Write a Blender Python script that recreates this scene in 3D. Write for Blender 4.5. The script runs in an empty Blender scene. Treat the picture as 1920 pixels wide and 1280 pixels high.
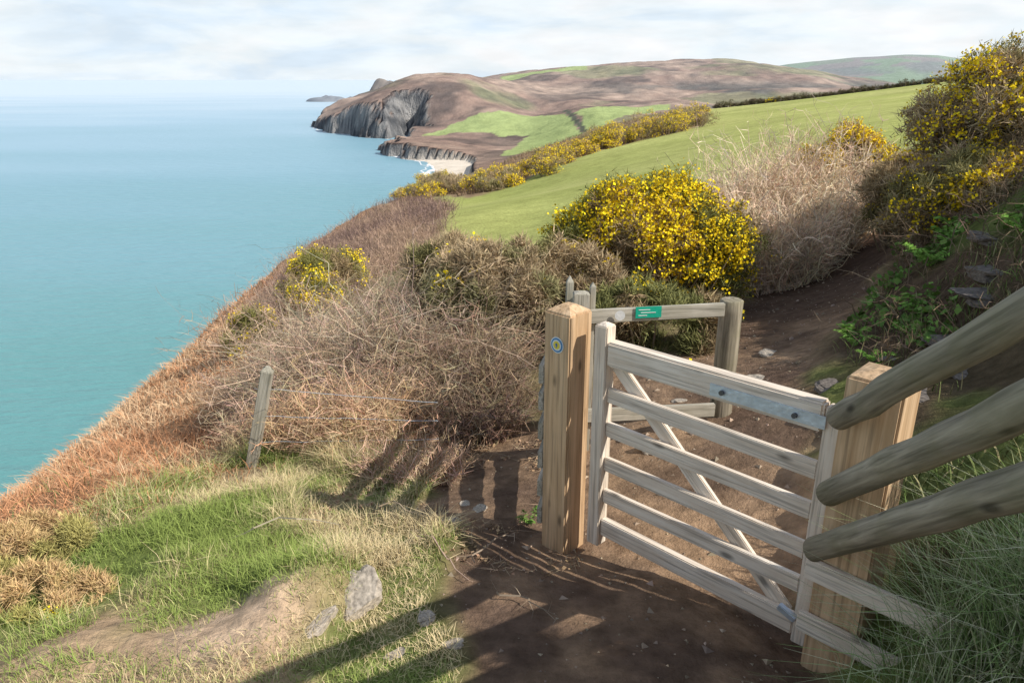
import bpy, math, bmesh
import numpy as np
from mathutils import Vector, Matrix
rng=np.random.default_rng(11)
scene=bpy.context.scene
EYE=2.45
# ---------------------------------------------------------------- noise
def _h(ix,iy,seed):
    h=(ix.astype(np.int64)*374761393+iy.astype(np.int64)*668265263+seed*974711)&0xffffffff
    h=((h^(h>>13))*1274126177)&0xffffffff
    h=h^(h>>16)
    return (h&0xffffff)/float(0xffffff)
def vn(x,y,seed=0):
    ix=np.floor(x);iy=np.floor(y);fx=x-ix;fy=y-iy
    fx=fx*fx*(3-2*fx);fy=fy*fy*(3-2*fy)
    a=_h(ix,iy,seed);b=_h(ix+1,iy,seed);c=_h(ix,iy+1,seed);d=_h(ix+1,iy+1,seed)
    return (a*(1-fx)+b*fx)*(1-fy)+(c*(1-fx)+d*fx)*fy
def fbm(x,y,o=4,seed=0):
    s=0;a=.5;t=0
    for i in range(o):
        s=s+a*vn(x*2**i+17.3*i,y*2**i-9.1*i,seed+i);t+=a;a*=.5
    return s/t
def sst(a,b,x):
    t=np.clip((x-a)/(b-a),0,1);return t*t*(3-2*t)
def splus(x):
    return np.where(x>20,x,np.log1p(np.exp(np.minimum(x,20))))
# ---------------------------------------------------------------- terrain
NPT=[(0,2.19,.32),(-.52,2.2,.31),(-1.33,2.2,.31),(-1.93,2.2,.31),(.88,2.2,.31),(.31,3.45,.07),(1.32,2.45,.22),(-.96,2.75,.23),(-1.22,2.6,.21),(-.63,2.75,.17),(-.32,3.45,.12),(-2,3.6,.02),(-2.31,3.1,.04),(-3.07,3.8,-.12),(-2.04,4.9,-.3),(-3.05,4.9,-.39),(-4.21,5.3,-.8),(-5.86,9,-2.2),(-8.2,16,-4.01),(-10.73,28,-5.9),(-13.21,45,-7.7),(-14.94,80,-10.34),(-14.53,120,-13.75),(-3.47,6.5,-1.02),
(-3.98,9,-1.64),(-.46,5.2,-.33),(.18,5.5,-.24),(-2.52,9,-1.18),(-1.75,11,-1.09),(-4.59,18,-2.78),(-2.13,18,-1.95),(-3.01,32,-3.47),(-2.29,26,-3.32),(.87,30,-3.1),(-1.61,75,-9),(6.35,100,-8.27),(14.36,60,-3.57),(7.23,30,-1.18),(-8.55,120,-13.75),(-2.11,150,-12.59),(10.05,180,-11.31),(24.75,210,-9.37),(41.23,230,-6.99),(58.52,230,-5.18),(81.35,220,-2.26),(97.41,210,.27),(112.77,200,2.69),(123.07,190,3.52),(1.25,12,-.67),(25.04,150,-7.5),(29.01,95,-3.22),(45.07,95,-.7),(14.57,30,-.56),(34.66,60,.46),(1.03,4.4,.1),(1.35,6,.03),(2.61,7,.08),(4.43,10,.01),(6.24,13,-.15),(1.99,5.2,.26),(2.3,4.6,.52),(3.29,5.5,.72),(2.82,4.3,.7),(4.06,6,1.43),(4.61,8,.79),(5.95,9,1.55),(7.23,12,.57),(9.99,20,-1.25),(2.28,3,.85),(1.56,2.5,.5),(1.59,1.9,.77),(1.44,2.15,.43),
(0,0,.85),(-1.5,.3,.6),(1.6,0,1.4),(1.9,1.2,1.1),(-3,1,0),(-6,2,-1.8),(-5,0,-1),(0,-2,1.3),(3,-1,2.6),(4,2,2.2),(7,4,3.2),(9,9,2.6),(12,14,1.6),(30,20,3.5),(150,120,12)]
FPT=[(-239,1130,-38),(-177,1085,-12),(-120,1100,-5),(-66,1080,-9),(-230,1260,-22),(-200,1300,-12),(-150,1400,-6),(-61,1500,1),(42,1550,14),(152,1600,25),(323,1650,37),(475,1600,33),(549,1500,14),(591,1400,-6),(702,1300,-19),(-65,1040,-30),(-112,1000,-50),(-38,900,-57),(-112,800,-56),(24,850,-60),(30,1100,-42),(173,1050,-36),(-44,700,-63),(-9,650,-58),(125,1300,-20),(313,1350,-8),(361,1200,-20),(234,1000,-34),(69,1000,-39),(78,800,-45),(-67,800,-56),
(-20,350,-58),(60,350,-50),(200,350,-42),(400,350,-34),(900,900,-25),(-240,1700,-6),(-200,1900,-16),(300,2300,0),(900,1900,-10),(1200,1500,-20)]
def feat(x,y):
    Y=y+1.
    R=np.sqrt(x*x+Y*Y+.5)
    return np.stack([2*np.arctan2(x,Y),np.log(R)],-1),R
class TPS:
    def __init__(s,pts,reg):
        p=np.array(pts,float)
        s.c,R=feat(p[:,0],p[:,1]); g=(p[:,2]-EYE)/R
        n=len(p);d=np.linalg.norm(s.c[:,None]-s.c[None],axis=-1)
        K=s.k(d)+reg*np.eye(n);Q=np.c_[np.ones(n),s.c]
        A=np.block([[K,Q],[Q.T,np.zeros((3,3))]])
        w=np.linalg.solve(A,np.r_[g,np.zeros(3)]);s.w=w[:n];s.a=w[n:]
    def k(s,d):
        return d*d*np.log(d+1e-9)
    def __call__(s,x,y):
        x=np.asarray(x,float).ravel();y=np.asarray(y,float).ravel();out=np.empty(len(x))
        for i in range(0,len(x),40000):
            f,R=feat(x[i:i+40000],y[i:i+40000])
            d2=((f[:,None]-s.c[None])**2).sum(-1)+1e-12
            g=(.5*d2*np.log(d2))@s.w+s.a[0]+f@s.a[1:]
            out[i:i+40000]=g*R+EYE
        return out
tn=TPS(NPT,.001);tf=TPS(FPT,.0012)
CR=np.array([(-3.6,-40),(-3.6,0),(-4.25,5.3),(-5.9,9),(-8.25,16),(-10.8,28),(-13.3,45),(-15.1,80),(-14.7,120),(-14,400)])
RE=np.array([(-.3,120),(-.0707,121),(-.014,151),(.0555,181),(.117,212),(.178,235),(.253,239),(.368,236),(.46,233),(.56,231),(.7,225),(3,180)])
COAST=np.array([(-80,-300),(-78,100),(-75,300),(-70,450),(-63,523),(-59,542),(-66,582),(-70,667),(-80,708),(-102,727),(-128,775),(-136,864),(-128,930),(-125,985),(-139,1060),(-150,1040),(-148,974),(-201,1030),(-269,1110),(-320,1230),(-325,1290),(-330,1600),(-300,1900),(-100,2400),(500,5000),(500,9000),(9000,9000),(9000,-300)],float)
def coastd(x,y):
    n=len(COAST);dm=np.full(x.shape,1e18);ins=np.zeros(x.shape,bool)
    for i in range(n):
        a=COAST[i];b=COAST[(i+1)%n];ab=b-a
        t=np.clip(((x-a[0])*ab[0]+(y-a[1])*ab[1])/(ab@ab),0,1)
        dm=np.minimum(dm,(x-a[0]-t*ab[0])**2+(y-a[1]-t*ab[1])**2)
        if a[1]!=b[1]:
            ins^=((a[1]>y)!=(b[1]>y))&(x<(b[0]-a[0])*(y-a[1])/(b[1]-a[1])+a[0])
    return np.where(ins,1,-1)*np.sqrt(dm)
def seg_mask(x,y,pts,soft=.25):
    m=np.full(x.shape,-9.)
    for (a,b) in zip(pts[:-1],pts[1:]):
        dx=b[0]-a[0];dy=b[1]-a[1]
        t=np.clip(((x-a[0])*dx+(y-a[1])*dy)/(dx*dx+dy*dy),0,1)
        d=np.hypot(x-a[0]-t*dx,y-a[1]-t*dy)
        m=np.maximum(m,(a[2]+(b[2]-a[2])*t)-d)
    return sst(-soft*.5,soft*.5,m+(fbm(x*2.5,y*2.5,3,5)-.5)*.5)
PATH=[(.7,-2,.9),(.6,0,.8),(.55,2.2,.72),(.5,3.2,.85),(1.05,4.4,1.0),(1.5,5.8,.9),(2.6,7,.75),(4.4,10,.8),(6.2,13,.9),(9,16,.9)]
PATH2=[(.3,3.4,.6),(-.15,3.9,.45),(-.15,5.0,.6)]
def pathm(x,y): return np.maximum(seg_mask(x,y,PATH),seg_mask(x,y,PATH2))
XF=np.array([(-9,0),(-4.2,14),(-3.4,22),(-2.6,26),(-3.0,32),(-4.5,55),(-7.,75),(-9,85),(-12,120)])
XOY=[0,3.4,4.2,5,6.5,9,14,20,40,80];XOX=[-3.8,-2.9,-2.45,-2.1,-2.6,-3.6,-5.0,-7.5,-12.5,-15]
BR=np.array([(-.3,100),(-.11,100),(-.057,86),(.028,97),(.11,117),(.2,127),(.25,140),(.262,400),(3,400)])
def fieldm(x,y):
    R=np.hypot(x,y+1);t=x/(y+1)
    xf=np.interp(y,XF[:,1],XF[:,0])
    br=np.interp(t,BR[:,0],BR[:,1])
    near=np.interp(t,[-.3,-.1,0,.1,.25,.45,.6,1,2],[22,24,19,17,17,19,17,17,20])
    return sst(-.4,.6,x-xf)*sst(0,4,br-R)*sst(0,3,R-near)
def near_h(x,y):
    R=np.hypot(x,y+1);t=x/(y+1.0001)
    t=np.where(y<-.5,3,t)
    xc=np.interp(y,CR[:,1],CR[:,0]);w=.25+.02*np.abs(y)
    z=tn(x,y)
    z=z-1.0*w*splus((xc-x)/w-1.2)
    re=np.interp(t,RE[:,0],RE[:,1])
    z=z-.4*6*splus((R-re)/6-.8)
    return z-400*sst(280,420,R)-np.where(R>400,1e4,0)
def H(x,y):
    x=np.asarray(x,float);y=np.asarray(y,float);sh=x.shape;x=x.ravel();y=y.ravel()
    R=np.hypot(x,y+1)
    z=near_h(x,y)
    pm=pathm(x,y);fm=fieldm(x,y)
    nr=sst(60,4,R)
    z=z+(fbm(x*1.7,y*1.7,4,1)-.5)*(.20-.17*pm)*sst(1.0,2.5,R)*(1-fm)*(.4+.6*nr)
    z=z+(fbm(x*9,y*9,3,2)-.5)*(.045-.022*pm)*nr
    z=z+(fbm(x*.45,y*.45,3,3)-.5)*1.0*sst(14,40,R)*(1-fm)
    z=z-.05*pm
    z=z+.15*np.exp(-((x+.93)**2+(y-2.85)**2)/.08)
    z=z+.10*np.exp(-((x+1.15)**2+(y-2.35)**2)/.1)
    far=R>230
    if far.any():
        X=x[far];Y=y[far];Rr=R[far]
        top=tf(X,Y)
        top=top+(fbm(X*.009,Y*.009,5,20)-.5)*22*sst(400,900,Rr)
        bl=sst(1900,2400,Rr)
        top=top*(1-bl)+(-85)*bl
        tt=X/(Y+1)
        rg=np.interp(tt,[.2,.27,.31,.351,.431,.47,.498,.539,.587,.63,.675,1,2],[-95,-40,50,78,105,112,118,112,88,66,45,20,0])
        rg=rg+(fbm(X*.003,Y*.003,4,25)-.5)*14
        top=np.maximum(top,-90+(rg+90)*np.exp(-((Rr-4500)/1300.)**2)*(Rr>2400))
        d=coastd(X,Y)
        be=sst(505,560,Y)*sst(735,700,Y)*sst(-10,-35,X)
        rid=np.abs(fbm(X*.028+Y*.008,Y*.016,4,33)*2-1)
        dn=d+((fbm(X*.03,Y*.03,4,31)-.5)*34-rid*22+5)*(1-.85*be)
        d2=dn-be*34
        ramp=-72+np.where(d2>0,d2*1.7+7*sst(0,6,d2),d2*.5)
        b=-69.8+.05*d
        ramp=np.where(be>.02,np.maximum(ramp,np.where(d>-2,b,-70+.4*d)),ramp)
        k=3.
        f=-k*np.logaddexp(-top/k,-ramp/k)
        f=np.where(Rr>2400,np.maximum(f,top),f)
        f=f-200*sst(330,250,Rr)
        f=np.maximum(f,-78)
        z[far]=np.maximum(z[far],f)
    z=np.maximum(z,-80)
    return z.reshape(sh)
def H1(x,y): return float(H(np.array([x]),np.array([y]))[0])
def inpoly(x,y,P):
    ins=np.zeros(x.shape,bool);n=len(P)
    for i in range(n):
        a=P[i];b=P[(i+1)%n]
        if a[1]!=b[1]:
            ins^=((a[1]>y)!=(b[1]>y))&(x<(b[0]-a[0])*(y-a[1])/(b[1]-a[1])+a[0])
    return ins
# ---------------------------------------------------------------- mesh helpers
def mk(name,V,T,C=None,mat=None,parent=None,smooth=False,A=None):
    me=bpy.data.meshes.new(name);V=np.asarray(V,np.float32).reshape(-1,3);T=np.asarray(T,np.int32).reshape(-1,3)
    me.vertices.add(len(V));me.vertices.foreach_set("co",V.ravel())
    me.loops.add(T.size);me.loops.foreach_set("vertex_index",T.ravel())
    me.polygons.add(len(T));me.polygons.foreach_set("loop_start",np.arange(len(T),dtype=np.int32)*3)
    try: me.polygons.foreach_set("loop_total",np.full(len(T),3,np.int32))
    except Exception: pass
    me.polygons.foreach_set("use_smooth",np.full(len(T),smooth))
    if C is not None:
        C=np.asarray(C,np.float32).reshape(-1,3)
        if A is None: A=np.ones(len(C),np.float32)
        at=me.color_attributes.new("Col","FLOAT_COLOR","POINT")
        at.data.foreach_set("color",np.c_[C,A].astype(np.float32).ravel())
    me.update(calc_edges=True)
    if mat: me.materials.append(mat)
    ob=bpy.data.objects.new(name,me);scene.collection.objects.link(ob)
    if parent: ob.parent=parent
    return ob
class B:
    def __init__(s): s.V=[];s.T=[];s.C=[];s.n=0
    def add(s,V,T,C):
        V=V.reshape(-1,3);s.V.append(V);s.T.append(T.reshape(-1,3)+s.n);s.C.append(np.broadcast_to(C,V.shape) if C.ndim<2 else C.reshape(-1,3));s.n+=len(V)
    def make(s,name,mat,parent=None):
        return mk(name,np.concatenate(s.V),np.concatenate(s.T),np.concatenate(s.C),mat,parent)
def nrm(v): return v/(np.linalg.norm(v,axis=-1,keepdims=True)+1e-9)
def rv(n): return nrm(rng.normal(size=(n,3)))
def ribbons(b,P,Wd,side,col,tipcol=None):
    n,k,_=P.shape
    L=P-side[:,None]*Wd[...,None]*.5;Rr=P+side[:,None]*Wd[...,None]*.5
    V=np.stack([L,Rr],2).reshape(n,k*2,3)
    t=[]
    for i in range(k-1):
        a=2*i;t+=[(a,a+1,a+3),(a,a+3,a+2)]
    T=(np.array(t)[None]+(np.arange(n)*k*2)[:,None,None])
    if tipcol is None: tipcol=col
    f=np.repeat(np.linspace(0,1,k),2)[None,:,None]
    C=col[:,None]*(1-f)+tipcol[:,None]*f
    b.add(V,T,C.reshape(-1,3))
def tubes(b,P,Rd,col):
    n,k,_=P.shape
    ax=nrm(P[:,-1]-P[:,0]);s=nrm(np.cross(ax,rv(n)));u=np.cross(ax,s)
    V=[]
    for j in range(3):
        a=2*math.pi*j/3
        V.append(P+(s*math.cos(a)+u*math.sin(a))[:,None]*Rd[...,None])
    V=np.stack(V,2).reshape(n,k*3,3);t=[]
    for i in range(k-1):
        for j in range(3):
            a=3*i+j;c=3*i+(j+1)%3;t+=[(a,c,c+3),(a,c+3,a+3)]
    T=(np.array(t)[None]+(np.arange(n)*k*3)[:,None,None])
    b.add(V,T,np.repeat(col[:,None],k*3,1).reshape(-1,3))
def spikes(b,P,D,L,W,col,tip=None):
    n=len(P);s=nrm(np.cross(D,rv(n)))
    V=np.stack([P-s*W[:,None]*.5,P+s*W[:,None]*.5,P+D*L[:,None]],1)
    if tip is None: tip=col
    C=np.stack([col,col,tip],1)
    b.add(V,np.arange(n*3).reshape(n,3),C.reshape(-1,3))
def flakes(b,P,S,col,N=None):
    n=len(P);d=rv(n)
    if N is not None: d=nrm(d+N*.8)
    s=nrm(np.cross(d,rv(n)))*S[:,None]*.5;u=np.cross(d,s)
    V=np.stack([P-s-u,P+s-u,P+s+u,P-s+u],1)
    T=np.array([(0,1,2),(0,2,3)])[None]+(np.arange(n)*4)[:,None,None]
    b.add(V,T,np.repeat(col[:,None],4,1).reshape(-1,3))
def vary(c,n,a=.25,h=.06):
    c=np.array(c)[None]*(1+rng.uniform(-a,a,(n,1)))
    return np.clip(c*(1+rng.uniform(-h,h,(n,3))),.003,1)
def mixc(c1,c2,f): return np.array(c1)[None]*(1-f[:,None])+np.array(c2)[None]*f[:,None]
# ---------------------------------------------------------------- materials
def newmat(name):
    m=bpy.data.materials.new(name);m.use_nodes=True;nt=m.node_tree
    return m,nt,nt.nodes["Principled BSDF"],nt.nodes["Material Output"]
def foliage_mat(name):
    m,nt,p,o=newmat(name);N=nt.nodes;L=nt.links
    a=N.new("ShaderNodeAttribute");a.attribute_name="Col"
    d=N.new("ShaderNodeBsdfDiffuse");L.new(a.outputs["Color"],d.inputs[0]);L.new(d.outputs[0],o.inputs[0]);N.remove(p)
    return m
M_fol=foliage_mat("foliage_leaf");M_twig=foliage_mat("dry_twig")
def ground_mat():
    m,nt,p,o=newmat("ground_soil_turf");N=nt.nodes;L=nt.links
    a=N.new("ShaderNodeAttribute");a.attribute_name="Col"
    g=N.new("ShaderNodeNewGeometry")
    cur=a.outputs["Color"]
    for sc,lo,hi in ((.05,.84,1.16),(.9,.84,1.18),(10,.7,1.35)):
        n=N.new("ShaderNodeTexNoise");n.inputs["Scale"].default_value=sc;n.inputs["Detail"].default_value=4;n.inputs["Roughness"].default_value=.65
        L.new(g.outputs["Position"],n.inputs["Vector"])
        r=N.new("ShaderNodeMapRange");r.inputs[1].default_value=.3;r.inputs[2].default_value=.7;r.inputs[3].default_value=lo;r.inputs[4].default_value=hi
        L.new(n.outputs["Fac"],r.inputs[0])
        v=N.new("ShaderNodeVectorMath");v.operation="SCALE";L.new(cur,v.inputs[0]);L.new(r.outputs[0],v.inputs["Scale"]);cur=v.outputs[0]
    d=N.new("ShaderNodeBsdfDiffuse");L.new(cur,d.inputs[0])
    n2=N.new("ShaderNodeTexNoise");n2.inputs["Scale"].default_value=22;n2.inputs["Detail"].default_value=5;n2.inputs["Roughness"].default_value=.72
    L.new(g.outputs["Position"],n2.inputs["Vector"])
    bp=N.new("ShaderNodeBump");bp.inputs["Strength"].default_value=.8;bp.inputs["Distance"].default_value=.035
    L.new(n2.outputs["Fac"],bp.inputs["Height"])
    mp=N.new("ShaderNodeMapping");mp.inputs["Scale"].default_value=(1,1,.45);L.new(g.outputs["Position"],mp.inputs[0])
    n3=N.new("ShaderNodeTexNoise");n3.inputs["Scale"].default_value=.07;n3.inputs["Detail"].default_value=6;n3.inputs["Roughness"].default_value=.65
    L.new(mp.outputs[0],n3.inputs["Vector"])
    mu=N.new("ShaderNodeMath");mu.operation="MULTIPLY";L.new(n3.outputs["Fac"],mu.inputs[0]);L.new(a.outputs["Alpha"],mu.inputs[1])
    bp2=N.new("ShaderNodeBump");bp2.inputs["Strength"].default_value=1;bp2.inputs["Distance"].default_value=22
    L.new(mu.outputs[0],bp2.inputs["Height"]);L.new(bp.outputs[0],bp2.inputs["Normal"])
    L.new(bp2.outputs[0],d.inputs["Normal"]);L.new(d.outputs[0],o.inputs[0]);N.remove(p)
    return m
def wood_mat(name,c1,c2,knots=True,green=0.0,rough=.7,gscale=1.0):
    m,nt,p,o=newmat(name);N=nt.nodes;L=nt.links
    tc=N.new("ShaderNodeTexCoord");oi=N.new("ShaderNodeObjectInfo")
    ad=N.new("ShaderNodeVectorMath");ad.operation="ADD"
    sc=N.new("ShaderNodeVectorMath");sc.operation="SCALE";sc.inputs["Scale"].default_value=7
    cv=N.new("ShaderNodeCombineXYZ");
    for i in range(3): L.new(oi.outputs["Random"],cv.inputs[i])
    L.new(cv.outputs[0],sc.inputs[0]);L.new(tc.outputs["Object"],ad.inputs[0]);L.new(sc.outputs[0],ad.inputs[1])
    mp=N.new("ShaderNodeMapping");mp.inputs["Scale"].default_value=(1.6*gscale,26*gscale,26*gscale);L.new(ad.outputs[0],mp.inputs[0])
    n=N.new("ShaderNodeTexNoise");n.inputs["Scale"].default_value=1.5;n.inputs["Detail"].default_value=7;n.inputs["Roughness"].default_value=.6;n.inputs["Distortion"].default_value=.6
    L.new(mp.outputs[0],n.inputs["Vector"])
    cr=N.new("ShaderNodeValToRGB");e=cr.color_ramp.elements;e[0].position=.3;e[0].color=(*c1,1);e[1].position=.68;e[1].color=(*c2,1)
    L.new(n.outputs["Fac"],cr.inputs[0]);cur=cr.outputs[0]
    mp2=N.new("ShaderNodeMapping");mp2.inputs["Scale"].default_value=(3*gscale,90*gscale,90*gscale);L.new(ad.outputs[0],mp2.inputs[0])
    n2=N.new("ShaderNodeTexNoise");n2.inputs["Scale"].default_value=1;n2.inputs["Detail"].default_value=3;L.new(mp2.outputs[0],n2.inputs["Vector"])
    r2=N.new("ShaderNodeMapRange");r2.inputs[1].default_value=.33;r2.inputs[2].default_value=.5;r2.inputs[3].default_value=.6;r2.inputs[4].default_value=1;L.new(n2.outputs["Fac"],r2.inputs[0])
    v=N.new("ShaderNodeVectorMath");v.operation="SCALE";L.new(cur,v.inputs[0]);L.new(r2.outputs[0],v.inputs["Scale"]);cur=v.outputs[0]
    if knots:
        mp3=N.new("ShaderNodeMapping");mp3.inputs["Scale"].default_value=(3,8,8);L.new(ad.outputs[0],mp3.inputs[0])
        vo=N.new("ShaderNodeTexVoronoi");vo.inputs["Scale"].default_value=1.1;L.new(mp3.outputs[0],vo.inputs["Vector"])
        r3=N.new("ShaderNodeMapRange");r3.inputs[1].default_value=.06;r3.inputs[2].default_value=.16;r3.inputs[3].default_value=.35;r3.inputs[4].default_value=1;L.new(vo.outputs["Distance"],r3.inputs[0])
        v=N.new("ShaderNodeVectorMath");v.operation="SCALE";L.new(cur,v.inputs[0]);L.new(r3.outputs[0],v.inputs["Scale"]);cur=v.outputs[0]
    n4=N.new("ShaderNodeTexNoise");n4.inputs["Scale"].default_value=5;n4.inputs["Detail"].default_value=5;L.new(ad.outputs[0],n4.inputs["Vector"])
    r4=N.new("ShaderNodeMapRange");r4.inputs[1].default_value=.42;r4.inputs[2].default_value=.7;r4.inputs[3].default_value=0;r4.inputs[4].default_value=.22+green;L.new(n4.outputs["Fac"],r4.inputs[0])
    mx=N.new("ShaderNodeMix");mx.data_type="RGBA";L.new(r4.outputs[0],mx.inputs[0]);L.new(cur,mx.inputs[6]);mx.inputs[7].default_value=(.17,.16,.08,1) if green>.1 else (.34,.24,.15,1)
    L.new(mx.outputs[2],p.inputs["Base Color"]);p.inputs["Roughness"].default_value=rough;p.inputs["Specular IOR Level"].default_value=.25
    bp=N.new("ShaderNodeBump");bp.inputs["Strength"].default_value=.6;bp.inputs["Distance"].default_value=.005;L.new(n2.outputs["Fac"],bp.inputs["Height"]);L.new(bp.outputs[0],p.inputs["Normal"])
    return m
def flat_mat(name,c,rough=.5,metal=0,noise=.15,sc=30):
    m,nt,p,o=newmat(name);N=nt.nodes;L=nt.links
    tc=N.new("ShaderNodeTexCoord");n=N.new("ShaderNodeTexNoise");n.inputs["Scale"].default_value=sc;n.inputs["Detail"].default_value=6
    L.new(tc.outputs["Object"],n.inputs["Vector"])
    r=N.new("ShaderNodeMapRange");r.inputs[1].default_value=.3;r.inputs[2].default_value=.7;r.inputs[3].default_value=1-noise;r.inputs[4].default_value=1+noise;L.new(n.outputs["Fac"],r.inputs[0])
    v=N.new("ShaderNodeVectorMath");v.operation="SCALE";v.inputs[0].default_value=c;L.new(r.outputs[0],v.inputs["Scale"])
    L.new(v.outputs[0],p.inputs["Base Color"]);p.inputs["Roughness"].default_value=rough;p.inputs["Metallic"].default_value=metal
    bp=N.new("ShaderNodeBump");bp.inputs["Strength"].default_value=.3;bp.inputs["Distance"].default_value=.01;L.new(n.outputs["Fac"],bp.inputs["Height"]);L.new(bp.outputs[0],p.inputs["Normal"])
    return m
M_gate=wood_mat("gate_timber",(.72,.59,.46),(.90,.80,.68),rough=.65)
M_post=wood_mat("oak_post",(.46,.29,.155),(.74,.52,.32),gscale=.7)
M_rail=wood_mat("weathered_round_rail",(.17,.145,.105),(.42,.36,.27),green=.25,rough=.9,gscale=.8)
M_old=wood_mat("old_grey_timber",(.34,.31,.25),(.60,.55,.46),green=.12,rough=.85)
M_rock=flat_mat("slate_rock",(.15,.125,.105),.85,0,.5,5)
M_metal=flat_mat("galvanised_steel",(.62,.68,.74),.45,.6,.12)
# ---------------------------------------------------------------- build terrain grid
ph=np.radians(np.linspace(-95,80,840))
r=np.concatenate([np.exp(np.linspace(np.log(.35),np.log(240),470))[:-1],np.exp(np.linspace(np.log(240),np.log(2000),380))[:-1],np.exp(np.linspace(np.log(2000),np.log(9000),80))])
RR,PP=np.meshgrid(r,ph,indexing="ij")
X=RR*np.sin(PP);Y=RR*np.cos(PP)-1.
Z=H(X,Y)
dXr=np.gradient(X,axis=0);dYr=np.gradient(Y,axis=0);dZr=np.gradient(Z,axis=0)
dXp=np.gradient(X,axis=1);dYp=np.gradient(Y,axis=1);dZp=np.gradient(Z,axis=1)
nx=dYr*dZp-dZr*dYp;ny=dZr*dXp-dXr*dZp;nz=dXr*dYp-dYr*dXp
NZ=np.abs(nz)/np.sqrt(nx*nx+ny*ny+nz*nz+1e-12)
x=X.ravel();y=Y.ravel();z=Z.ravel();nzf=NZ.ravel();R=RR.ravel()
C=np.zeros((len(x),3))
def lay(col,m):
    global C
    if not isinstance(col,np.ndarray) or col.ndim==1: col=np.array(col)[None]
    C=C*(1-m[:,None])+col*m[:,None]
n1=fbm(x*.9,y*.9,4,50);n2=fbm(x*3.3,y*3.3,3,51);n3=fbm(x*.12,y*.12,4,52);n4=fbm(x*.012,y*.012,5,53)
C[:]=mixc((.24,.16,.10),(.36,.27,.17),n1)
lay((.17,.18,.07),sst(.55,.7,n3)*.5)
xo=np.interp(y,XOY,XOX)
lay(mixc((.46,.23,.12),(.52,.34,.19),n2),sst(.4,-.4,x-xo+ (n1-.5)*1.2))
mg=sst(5.4,4.6,y+(n1-.5)*1.2)*sst(-.2,.3,x-xo+(n2-.5)*.6)
lay(mixc((.17,.21,.06),(.50,.35,.22),sst(.46,.64,n1)),mg)
lay((.58,.42,.29),sst(.40,.1,np.hypot(x+1.15,y-2.5))*.85)
fm=fieldm(x,y)
fc=mixc((.33,.36,.105),(.47,.46,.18),fbm(x*.05,y*.05,4,60));fc=fc*(0.86+.28*fbm(x*.5,y*.5,3,61))[:,None]
lay(fc,fm)
pm=pathm(x,y)*sst(22,14,R)
lay(mixc((.15,.10,.072),(.40,.265,.165),sst(.3,.75,n2*.6+n1*.4)*sst(8.5,6.5,y)),pm)
bx=np.interp(y,[0,2,3,4.5,5.8,7,10,13],[1.3,1.35,1.6,2.15,2.5,3.5,5.3,7.2])
bk=sst(-.1,.3,x-bx)*sst(17,13,y)
lay(mixc((.065,.045,.033),(.14,.095,.065),n2),bk*.92)
lay((.12,.15,.045),bk*sst(.52,.66,n1)*.85)
# far land
fa=sst(240,300,R)
fcol=mixc((.25,.16,.115),(.37,.26,.19),sst(.35,.65,n4))
fcol=fcol*(1-sst(.5,.66,fbm(x*.018,y*.018,5,70))*.5)[:,None]
lay(fcol,fa)
lay((.20,.23,.09),fa*sst(.58,.68,fbm(x*.006+3,y*.006,4,71))*.5)
woods=fa*sst(.45,.56,fbm(x*.008,y*.009+5,4,72))*sst(50,300,x)*sst(8,-12,z)
lay((.11,.095,.075),woods*.9)
fine=fbm(x*.07,y*.07,4,75)
C=C*(1-fa[:,None])+C*fa[:,None]*(.5+1.0*fine)[:,None]
grn=(.33,.39,.13)
for P in ([(-112,930),(-70,985),(35,1045),(66,970),(72,790),(20,670),(-12,645),(-6,730),(18,900),(-68,930)],[(76,965),(140,1060),(215,1060),(195,940),(120,860),(80,800)],
          [(-165,1400),(-55,1430),(-50,1520),(-150,1540)],[(-20,1500),(150,1560),(160,1640),(-20,1620)]):
    lay(np.array(grn),inpoly(x+(n4-.5)*14,y+(fine-.5)*30,np.array(P))*fa*1.)
hd=np.abs((x-71)+(y-1010)*.03)<3.5
lay((.09,.09,.05),(hd&(y>780)&(y<1050)).astype(float))
cliff=fa*sst(.86,.70,nzf)*sst(25,-5,z)*sst(2200,1900,R)
cliff=np.maximum(cliff,fa*sst(-65.5,-68,z)*sst(2000,1900,R))
st=fbm(x*.05+z*.05,z*.16+y*.05,4,80)
rk=mixc((.055,.055,.058),(.36,.34,.32),sst(.3,.72,st))
lay(rk,cliff)
beach=sst(505,560,y)*sst(740,705,y)*sst(-10,-30,x)*sst(-64,-67,z)
lay((.72,.62,.50),beach)
ff=sst(2400,2800,R)
fcells=vn(np.floor(x*.006+.3*np.sin(y*.004)),np.floor(y*.0035),5)
lay(mixc((.17,.24,.10),(.22,.17,.13),sst(.35,.6,fcells)),ff)
lay((.12,.13,.09),ff*sst(.50,.6,fbm(x*.004,y*.003,4,90))*.8)
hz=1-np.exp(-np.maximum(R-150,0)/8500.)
C=C*(1-hz[:,None])+np.array((.48,.54,.62))[None]*hz[:,None]  # distance haze painted into the land's vertex colours, stronger further out
A_=np.clip(cliff+fa*.12,0,1)*(1-beach)*(1-ff*.9)
nr_,np_=X.shape
idx=np.arange(nr_*np_).reshape(nr_,np_)
a=idx[:-1,:-1].ravel();b_=idx[1:,:-1].ravel();c_=idx[1:,1:].ravel();d_=idx[:-1,1:].ravel()
keep=~((z[a]<-76)&(z[b_]<-76)&(z[c_]<-76)&(z[d_]<-76))
a,b_,c_,d_=a[keep],b_[keep],c_[keep],d_[keep]
T=np.concatenate([np.stack([a,d_,c_],1),np.stack([a,c_,b_],1)])
ground=mk("hillside_ground",np.stack([x,y,z],1),T,C,ground_mat(),smooth=True,A=A_)
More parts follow.
